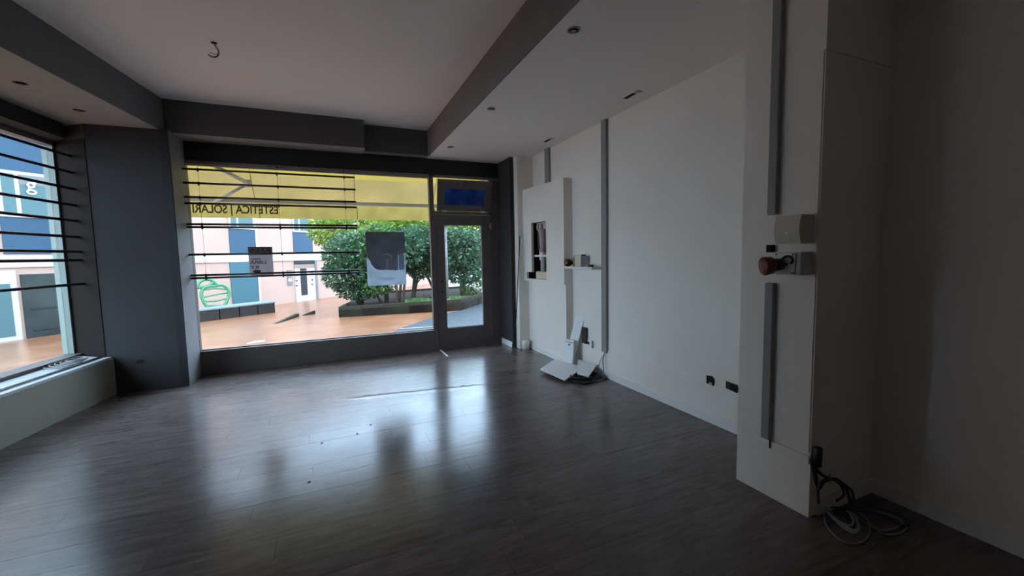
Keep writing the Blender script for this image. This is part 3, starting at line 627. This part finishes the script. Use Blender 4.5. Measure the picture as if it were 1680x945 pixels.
# wedge steps
for i, ((a, b_, c), lab) in enumerate(((((455, 531), (491, 519), (491, 514.5)), 'nearer dark wedge-shaped step side on the paving'), (((497, 518), (517.5, 515), (517.5, 510)), 'farther dark wedge-shaped step side on the paving'))):
    p0, p1 = gp(*a), gp(*b_); top = p1.copy(); top.z += abs(c[1]-b_[1])*(p1-CAM).length/FPX*.97
    w_ = (p1-p0).cross(Vector((0, 0, 1))).normalized()*-.1
    tag(B().add([p0, p1, top, p0+w_*1.2, p1+w_*1.2, top+w_*1.2], [(0, 1, 2), (5, 4, 3), (0, 3, 4, 1), (1, 4, 5, 2), (2, 5, 3, 0)]).build('wedge_step', 'planter_stone'), lab, 'step', 'wedge steps')

# ------------------------------------------------------------------ outside: low wall with cap and apple emblem
lw = thing('low_wall', 'dark low wall with pale stone cap in front of the pink building', 'wall', gp(390, 521))
a, b_ = gp(325, 529), gp(453, 512.5); a0 = a+(a-b_)*1.2
wv = (b_-a).normalized(); wn = Vector((-wv.y, wv.x, 0)).normalized()
hz = lambda p_, ph: ph*(p_-CAM).length/FPX*.93
lowtop = max(a.z+hz(a, 15), b_.z+hz(b_, 14))
mid = a.lerp(b_, .55)
def seg(p, q_, z1, z2): return B().add([p, q_, q_+wn*.9, p+wn*.9, Vector((p.x, p.y, z1)), Vector((q_.x, q_.y, z2)), Vector((q_.x, q_.y, z2))+wn*.9, Vector((p.x, p.y, z1))+wn*.9], [(3, 2, 1, 0), (4, 5, 6, 7), (0, 1, 5, 4), (1, 2, 6, 5), (2, 3, 7, 6), (3, 0, 4, 7)])
zA, zB = a.z+hz(a, 15.5), b_.z+hz(b_, 15)
zA0 = zA+(zA-zB)*1.2
dn = Vector((0, 0, -.3))
nb = 9
for k in range(nb):
    f0, f1 = k/nb, (k+1)/nb-.006
    p_, q_ = a0.lerp(b_, f0), a0.lerp(b_, f1); seg(p_+dn, q_+dn, zA0+(zB-zA0)*f0, zA0+(zB-zA0)*f1).build('stone_block', 'low_wall_dark', lw)
seg(Vector((a0.x, a0.y, zA0))-wn*.02, Vector((b_.x, b_.y, zB))-wn*.02, zA0+.05, zB+.05).build('cap', 'low_wall_cap', lw)
# apple: outline tubes standing on the cap
AP = a.lerp(b_, .35)+wn*1.05
def aq(x, y): return pP(x, y, AP, wn)
apl = thing('apple_emblem', 'green outlined apple emblem with a leaf above the low wall', 'emblem', aq(348, 503))
SC = lambda x, y: (290+x/9.333, 440+y/9.333)
def tb_(pts, r_, name): B().tube([aq(*SC(*q_)) for q_ in pts], r_, 8, True, 6).build(name, 'apple_green', apl)
tb_([(470, 600), (415, 520), (380, 430), (385, 350), (420, 300), (500, 275), (590, 270), (680, 255), (750, 285), (795, 340), (800, 400), (775, 480), (735, 570)], .065, 'outline')
tb_([(315, 300), (335, 230), (390, 185), (470, 170), (540, 185), (590, 225), (610, 260)], .07, 'leaf')
tb_([(315, 300), (400, 285), (480, 270), (530, 240), (560, 210), (540, 180)], .06, 'leaf')
for yl, yr, ym in ((330, 325, 310), (440, 375, 405), (508, 470, 500), (575, 570, 572)): tb_([(425 if yl < 500 else 440, yl), (590, ym), (770 if yl < 500 else 740, yr)], .035, 'stripe')

# ------------------------------------------------------------------ outside: pink building
bld = thing('apartment_building', 'pink rendered building with blue panels and white window bands across the square', 'building', FB)
def fz(zu): return CAMH+(zu-CAMH)*KF
def FP(u, w, z): return Vector((FB.x, FB.y, 0))+fd*u+fn*w+Vector((0, 0, z))
def fbox(name, u0, u1, w0, w1, z0, z1, m, parent=None): return B().frame((FB.x, FB.y, 0), fd, fn, (0, 0, 1), (u0, w0, z0), (u1, w1, z1)).build(name, m, parent or bld)
def fu(x, y): q_ = pP(x, y, FB, fn); return (q_-FB).dot(fd), q_.z
U0, U1, HT = -24.0, 17.0, 9.3
fbox('wall', U0, U1, -6, 0, FB.z-1, HT, 'pink_render')
fbox('roof', U0-.2, U1+.2, -6.2, .25, HT, HT+.25, 'white_render')
zb0, zb1 = fz(1.40), fz(1.63)
fbox('floor_band', U0, U1, 0, .06, zb0, zb1, 'white_render')
bu0, bw, per = fu(376, 395)[0], fu(418.5, 395)[0]-fu(376, 395)[0], 0
per = fu(480.5, 395)[0]-bu0
nb0 = int(math.floor((U0-bu0)/per))+1; nb1 = int((U1-bu0-bw)/per)
zp0, zp1, zw1 = fz(1.665), fz(2.385), fz(3.28); fh = zw1-zp0
for k in range(nb0, nb1+1):
    u = bu0+k*per
    for f in range(3):
        z = zp0+f*fh
        if z+fh > HT: break
        fbox('blue_panel', u, u+bw, 0, .03, z, z+(zp1-zp0), 'blue_panel')
        w_ = fbox('window', u, u+bw, 0, .07, z+(zp1-zp0), z+fh, 'white_render')
        z0_, z1_ = z+(zp1-zp0)+.10, z+fh-.10
        fbox('pane', u+.10, u+bw*.28, .07, .08, z0_, z1_, 'teal_glass', w_); fbox('pane', u+bw*.36, u+bw-.12, .07, .08, z0_, z1_-.35, 'teal_glass', w_)
        fbox('shutter_box', u+bw*.36, u+bw-.12, .07, .10, z1_-.33, z1_, 'dark_glass' if k == 1 else 'outdoor_grey', w_)
        fbox('side_trim', u+bw, u+bw+.10, 0, .05, z, z+fh, 'white_render')
# ground floor openings
u0, _ = fu(379, 470); u1, _ = fu(423, 470)
dgz = FB.z
dd = fbox('door', u0, u1, 0, .04, dgz, zb0, 'teal_door'); fbox('door_frame', u1, u1+.12, 0, .08, dgz, zb0, 'white_render')
u0, _ = fu(484, 465); u1, _ = fu(517, 465); zt = fu(484, 441)[1]
fbox('entrance_jamb', u1, u1+.14, 0, .10, dgz, zb0, 'outdoor_grey'); fbox('transom_panel', u0, u1, 0, .03, fu(490, 434)[1], zb0, 'dark_glass'); fbox('transom_rail', u0, u1, 0, .05, zt, fu(490, 434)[1], 'tan_panel')
ed = fbox('entrance_door', u0, u1, 0, .05, dgz, zt, 'white_render')
ug0, ug1 = fu(492.5, 465)[0], fu(503, 465)[0]; fbox('pane', ug0, ug1, .05, .06, dgz+.35, zt, 'dark_glass', ed)
for (x, y_) in ((511, 447), (511, 459), (511, 466.5), (485.5, 452), (485.5, 460.5), (485.5, 468.5)):
    a_, z_ = fu(x, y_); fbox('door_fitting', a_-.05, a_+.06, .05, .09, z_-.03, z_+.03, 'dark_glass', ed)
a_, z_ = fu(472, 468); a1, z1_ = fu(478, 443); ic = fbox('intercom', a_, a1, 0, .05, z_, z1_, 'outdoor_grey'); m0, zz0 = fu(472.5, 461.5); m1, zz1 = fu(477.5, 457); fbox('label_plate', m0, m1, .05, .06, zz0, zz1, 'white_board', ic); fbox('camera_eye', (m0+m1)/2-.03, (m0+m1)/2+.03, .06, .065, (zz0+zz1)/2-.03, (zz0+zz1)/2+.03, 'dark_glass', ic)
# shop unit and arcade seen through the left window
u0, _ = fu(29, 500); u1, _ = fu(111, 500)
ar = fbox('arcade_opening', u0+.12, u1+.6, 0, .03, dgz, zb0-.25, 'dark_recess')
for k in range(3): fbox('arcade_rail', u0+.3, u1+.5, .03, .05, dgz+.25+.75*k, dgz+.31+.75*k, 'dark_glass', ar)
sf = fbox('shop_front', u0-3.2, u0, 0, .10, dgz, zb0-.1, 'white_render')
fbox('pane', u0-1.5, u0-.16, .10, .11, dgz+.16, zb0-.55, 'teal_glass', sf); fbox('pane', u0-3.05, u0-1.65, .10, .11, dgz+.16, zb0-.55, 'teal_glass', sf)
# letter sign in the first-floor window
ul, zl = fu(40, 313); me = text_mesh('g', .62); ls = None
sgn = bpy.data.objects.new('letter_g', me); COL.objects.link(sgn); me.materials.clear(); me.materials.append(M['white_board'])
mw = Matrix((( fd.x, 0, fn.x, 0), (fd.y, 0, fn.y, 0), (0, 1, 0, 0), (0, 0, 0, 1)))
for v in me.vertices: v.co = (mw @ v.co)+FP(ul, .13, zl+.02)-bld.matrix_world.translation
sgn.parent = bld

# ------------------------------------------------------------------ outside: planter, shrubs, lamp post
pp = [gp(556, 521), gp(711, 512), gp(756, 509.5), gp(796, 496.5)]
back = [pp[3]+Vector((1.5, 7.0, 0)), gp(612, 494)+Vector((.0, 2.5, 0))]
def hgt(p_, ph): return ph*(p_-CAM).length/FPX*.95
PHT = .34
pln = thing('planter', 'long dark stone planter bed outside the shop window', 'planter', pp[0])
ring = [Vector((p_.x, p_.y, gz(p_.x, p_.y))) for p_ in pp+back]
def wallseg(p, q_, t_=.16):
    d_ = (q_-p).normalized(); n_ = Vector((-d_.y, d_.x, 0)).normalized(); d0 = Vector((0, 0, -.25)); up_ = Vector((0, 0, PHT))
    return B().add([p+d0, q_+d0, q_+n_*t_+d0, p+n_*t_+d0, p+up_, q_+up_, q_+n_*t_+up_, p+n_*t_+up_], [(3, 2, 1, 0), (4, 5, 6, 7), (0, 1, 5, 4), (1, 2, 6, 5), (2, 3, 7, 6), (3, 0, 4, 7)])
for i in range(len(ring)):
    p_, q_ = ring[i], ring[(i+1) % len(ring)]
    nseg = 4 if i == 0 else 2
    for k in range(nseg): wallseg(p_.lerp(q_, k/nseg), p_.lerp(q_, (k+1)/nseg-.003)).build('stone_wall', 'planter_stone', pln)
B().prism([(p_.x, p_.y) for p_ in ring], lambda x, y: gz(x, y)-.1, lambda x, y: gz(x, y)+PHT-.1).build('soil', 'soil', pln)
def leaves(n, cs, size, seed):
    """n leaves spread over blobs cs = (centre, radii)"""
    rnd = random.Random(seed); vs = []; fs = []
    wts = [c[1][0]*c[1][1]*c[1][2] for c in cs]
    for _ in range(n):
        c, r = rnd.choices(cs, wts)[0]
        d_ = Vector((rnd.gauss(0, 1), rnd.gauss(0, 1), rnd.gauss(0, 1))).normalized(); k = rnd.random()**.28
        p_ = Vector(c)+Vector((d_.x*r[0], d_.y*r[1], d_.z*r[2]))*k
        u_ = (d_+Vector((rnd.gauss(0, .7), rnd.gauss(0, .7), rnd.gauss(0, .5)-.25))).normalized(); v_ = u_.cross(Vector((rnd.gauss(0, 1), rnd.gauss(0, 1), rnd.gauss(0, 1)))).normalized()
        w_ = u_.cross(v_); s_ = size*rnd.uniform(.6, 1.25); i = len(vs)
        vs += [p_-u_*s_*.5, p_+v_*s_*.22+w_*s_*.04, p_+u_*s_*.5, p_-v_*s_*.22+w_*s_*.04]; fs += [(i, i+1, i+2), (i, i+2, i+3)]
    return vs, fs
def shrub(name, base, H, blobs, n, size, m, label, cat, stems, seed, group):
    """base on the soil; blobs in metres relative to the base"""
    t_ = thing(name, label, cat, base, group); rnd = random.Random(seed)
    cs = [(base+Vector(c), r) for c, r in blobs]
    vs, fs = leaves(n, cs, size, seed); f = B().add(vs, fs); off = t_.matrix_world.translation
    me = bpy.data.meshes.new('foliage'); me.from_pydata([tuple(v-off) for v in f.v], [], f.f); o = link('foliage', me, m, t_); o['kind'] = 'stuff'
    for k in range(stems):
        tgt = cs[k % len(cs)][0]; x0 = base+Vector((rnd.uniform(-.12, .12), rnd.uniform(-.12, .12), -.1))
        mid_ = x0.lerp(tgt, .5)+Vector((rnd.uniform(-.12, .12), rnd.uniform(-.1, .1), 0))
        st_ = B().tube([x0, mid_, tgt], [.055, .022], 8, True, 4).build('trunk', 'bark', t_)
        for j in range(2): B().tube([mid_, mid_.lerp(tgt, .6)+Vector((rnd.uniform(-.4, .4), rnd.uniform(-.3, .3), .1))], [.022, .008], 6).build('branch', 'bark', st_)
    return t_
def soil(p_): return Vector((p_.x, p_.y, gz(p_.x, p_.y)+PHT-.1))
def at(x, y, dep):     # point on the soil in the direction of a pixel, dep metres behind the planter front
    p_ = gp(x, y); d_ = Vector((p_.x, p_.y, 0)).normalized(); return soil(p_+d_*dep)
G = 'shrubs in the planter'
sA = soil(gp(601, 516)+Vector((-.1, 1.5, 0))); sB = soil(gp(642, 515)+Vector((.1, 2.1, 0))); sC = soil(gp(668, 514)+Vector((.0, 1.3, 0))); sD = soil(gp(692, 513)+Vector((.2, 2.2, 0)))
shrub('leafy_shrub', sA, 3, [((-.1, 0, 1.8), (1.10, .95, .85)), ((-.35, -.1, 1.1), (.9, .8, .65)), ((.0, 0, .55), (.80, .7, .40)), ((.5, .1, 2.1), (.9, .8, .6))], 7500, .16, 'leaf_dark', 'big dark green shrub at the left end of the planter', 'shrub', 4, 11, G)
shrub('leafy_shrub', sB, 3, [((-.1, 0, 2.0), (1.1, .8, .85)), ((.1, 0, 1.5), (.9, .7, .6)), ((-.3, -.2, .7), (.7, .5, .40))], 5200, .16, 'leaf_mid', 'bright green shrub behind the window poster', 'shrub', 3, 12, G)
shrub('leafy_shrub', sC, 3, [((.1, -.1, 1.75), (.85, .65, .62)), ((.3, .1, 2.0), (.7, .55, .5))], 4000, .15, 'leaf_dark', 'bare-stemmed dark shrub just right of the window poster', 'shrub', 3, 13, G)
shrub('leafy_shrub', sD, 3, [((.1, 0, 1.95), (1.0, .8, .75)), ((.3, 0, 1.3), (.8, .6, .55))], 4500, .16, 'leaf_dark', 'dark shrub beside the door post of the shop', 'shrub', 3, 14, G)
sE = soil(gp(772, 505)+Vector((.15, 1.6, 0))); sF = soil(gp(790, 498)+Vector((.9, 1.3, 0))); sG = soil(gp(756, 509)+Vector((.4, 4.2, 0))); sH = soil(gp(782, 500)+Vector((.1, .8, 0)))
shrub('leafy_shrub', sE, 3, [((0, 0, 1.7), (1.0, .75, .75)), ((.1, 0, .95), (.8, .6, .5)), ((-.3, 0, 1.9), (.8, .6, .5))], 6500, .16, 'leaf_dark', 'pale-topped dense shrub seen through the door glass', 'shrub', 3, 15, G)
shrub('leafy_shrub', sF, 3, [((0, 0, 1.6), (.9, .8, .9)), ((0, 0, .8), (.8, .7, .6))], 3200, .15, 'leaf_dark', 'dark shrub at the right end of the planter behind the door stile', 'shrub', 3, 16, G)
shrub('lime_tree', sG, 4, [((0, 0, 3.0), (1.9, 1.2, 1.0)), ((-1.4, 0, 2.6), (1.2, .9, .9)), ((1.8, 0, 2.7), (1.4, 1.0, 1.0)), ((.3, 0, 1.6), (1.6, .8, .8))], 8500, .2, 'leaf_lime', 'yellow-green tree rising behind the shrubs', 'tree', 3, 17, None)
shrub('low_shrub', sH, 1, [((0, 0, .35), (.45, .4, .35))], 900, .10, 'leaf_mid', 'low rounded green shrub in front of the door-side shrubs', 'shrub', 2, 18, None)
sI = soil(gp(625, 515)+Vector((0, 5.2, 0)))
shrub('lime_tree', sI, 4, [((-.6, 0, 3.0), (1.7, 1.2, 1.0)), ((1.8, .2, 3.0), (1.5, 1, .9)), ((3.0, .2, 2.4), (1.2, 1, 1.0))], 7500, .2, 'leaf_lime', 'light green tree behind the shrubs left of the door post', 'tree', 2, 19, None)
# ground cover
vs, fs = [], []
rnd = random.Random(5)
for _ in range(2600):
    c = rnd.choice(((700, 508), (690, 510), (748, 507), (765, 505))); p_ = gp(c[0]+rnd.uniform(-18, 12), c[1]); p_ = soil(p_+Vector((rnd.uniform(-.1, .1), rnd.uniform(.25, 1.1), 0)))
    u_ = Vector((rnd.gauss(0, .5), rnd.gauss(0, .5), 1)).normalized()*rnd.uniform(.06, .16); v_ = Vector((rnd.gauss(0, 1), rnd.gauss(0, 1), 0)).normalized()*.018; i = len(vs)
    vs += [p_-v_, p_+v_, p_+u_]; fs += [(i, i+1, i+2)]
me = bpy.data.meshes.new('grass_tufts'); me.from_pydata([tuple(v) for v in vs], [], fs); tag(link('grass_tufts', me, 'grass'), 'bright green ground cover along the planter edge', 'grass', kind='stuff')
lp = soil(gp(741, 511)+Vector((0, .45, 0))); lt = thing('lamp_post', 'slim pale post standing in the planter behind the door glass', 'post', lp)
dist = (lp-CAM).length; topz = pP(733, 372, lp, Vector((0, 1, 0))).z
B().tube([lp+Vector((0, 0, -.1)), Vector((lp.x-.01, lp.y, topz))], .055, 12).build('pole', 'lamp_grey', lt)
B().lathe([(.07, 0), (.15, .05), (.15, .10), (.05, .12)], (lp.x-.01, lp.y, topz)).build('head', 'lamp_grey', lt)
B().lathe([(.10, 0), (.10, .12), (.06, .14)], lp+Vector((0, 0, -.02))).build('base', 'lamp_grey', lt)

# ------------------------------------------------------------------ awning
YA = 7.1
aw = thing('awning', 'yellow fabric awning with printed valance over the shop window', 'awning', (0, 6.45, 3.0))
zb = (pY(310, 330, YA).z+pY(702, 337, YA).z)/2; zv = (pY(312.5, 357.2, YA).z+pY(704, 361, YA).z)/2
AX0, AX1 = -2.75, 3.3; zt = 3.05
cols = 40; rows_ = 8; vs = []; fs = []
for j in range(rows_+1):
    for i in range(cols+1):
        f = j/rows_; vs.append((AX0+(AX1-AX0)*i/cols, 6.47+(YA-6.47)*f, zt+(zb+.02-zt)*f-.05*math.sin(math.pi*f)))
fs = [(j*(cols+1)+i, j*(cols+1)+i+1, (j+1)*(cols+1)+i+1, (j+1)*(cols+1)+i) for j in range(rows_) for i in range(cols)]
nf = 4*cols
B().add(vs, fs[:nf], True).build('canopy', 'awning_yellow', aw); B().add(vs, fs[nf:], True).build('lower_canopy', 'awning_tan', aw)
vs = []; cols = 120
for j in range(4):
    for i in range(cols+1):
        x = AX0+(AX1-AX0)*i/cols; f = j/3; vs.append((x, YA+.03+.012*f*math.sin(i*.9)+.006*f*math.sin(i*2.3), zb+(zv-zb)*f))
B().add(vs, [(j*(cols+1)+i, j*(cols+1)+i+1, (j+1)*(cols+1)+i+1, (j+1)*(cols+1)+i) for j in range(3) for i in range(cols)], True).build('valance', 'valance_yellow', aw)
bx('front_bar', (AX0, YA-.05, zb-.02), (AX1, YA+.02, zb+.035), 'awning_arm', aw, .008)
bx('wall_case', (AX0, 6.43, 2.98), (AX1, 6.52, 3.16), 'awning_arm', aw, .01)
for x in (-.95, .40, 1.65, 2.9):
    pts = [(x, 6.47+(YA-6.47)*f, zt+(zb+.02-zt)*f-.05*math.sin(math.pi*f)-.004) for f in [k/8 for k in range(9)]]
    B().tube(pts, .004, 6).build('seam', 'awning_seam', aw); B().tube([(x+.04, YA+.022, zb), (x+.04, YA+.022, zv)], .005, 6).build('seam', 'awning_seam', aw)
for (e, nm) in ((1, 0),):
    el = pY(408, 301, 6.85); a_ = pY(340, 266, 6.56); b_ = pY(352, 331, YA-.03)
    B().tube([a_, el], .028, 10).build('arm', 'awning_arm', aw); B().tube([el, b_], .022, 10).build('arm', 'awning_arm', aw); B().lathe([(.03, -.05), (.03, .05)], el).build('elbow', 'awning_arm', aw)
    sx_ = 2.9; B().tube([(sx_, 6.55, 2.9), (sx_-.85, 6.85, 2.55)], .028, 10).build('arm', 'awning_arm', aw); B().tube([(sx_-.85, 6.85, 2.55), (sx_-.1, YA-.03, zb)], .022, 10).build('arm', 'awning_arm', aw)
xr = pY(457, 348, YA).x; xl = pY(316, 348, YA).x
fit('ESTETICA | SOLARI', xl, xr, zv+.066, .163, YA+.016, 'valance_print', 'lettering', aw)

# outside shell of the shop's own building above the front (keeps the sky out of the eaves)
struct(bx('wall_facade_top', (-2.9, 6.42, ZR-.02), (3.3, 6.62, 6.2) if False else (3.3, 6.47, 5.6), 'white_render'), 'outer wall above the shop front')
struct(bx('wall_facade_right', (2.6, 6.40, -.3), (8.0, 6.52, ZR), 'white_render'), 'outer wall right of the entrance')
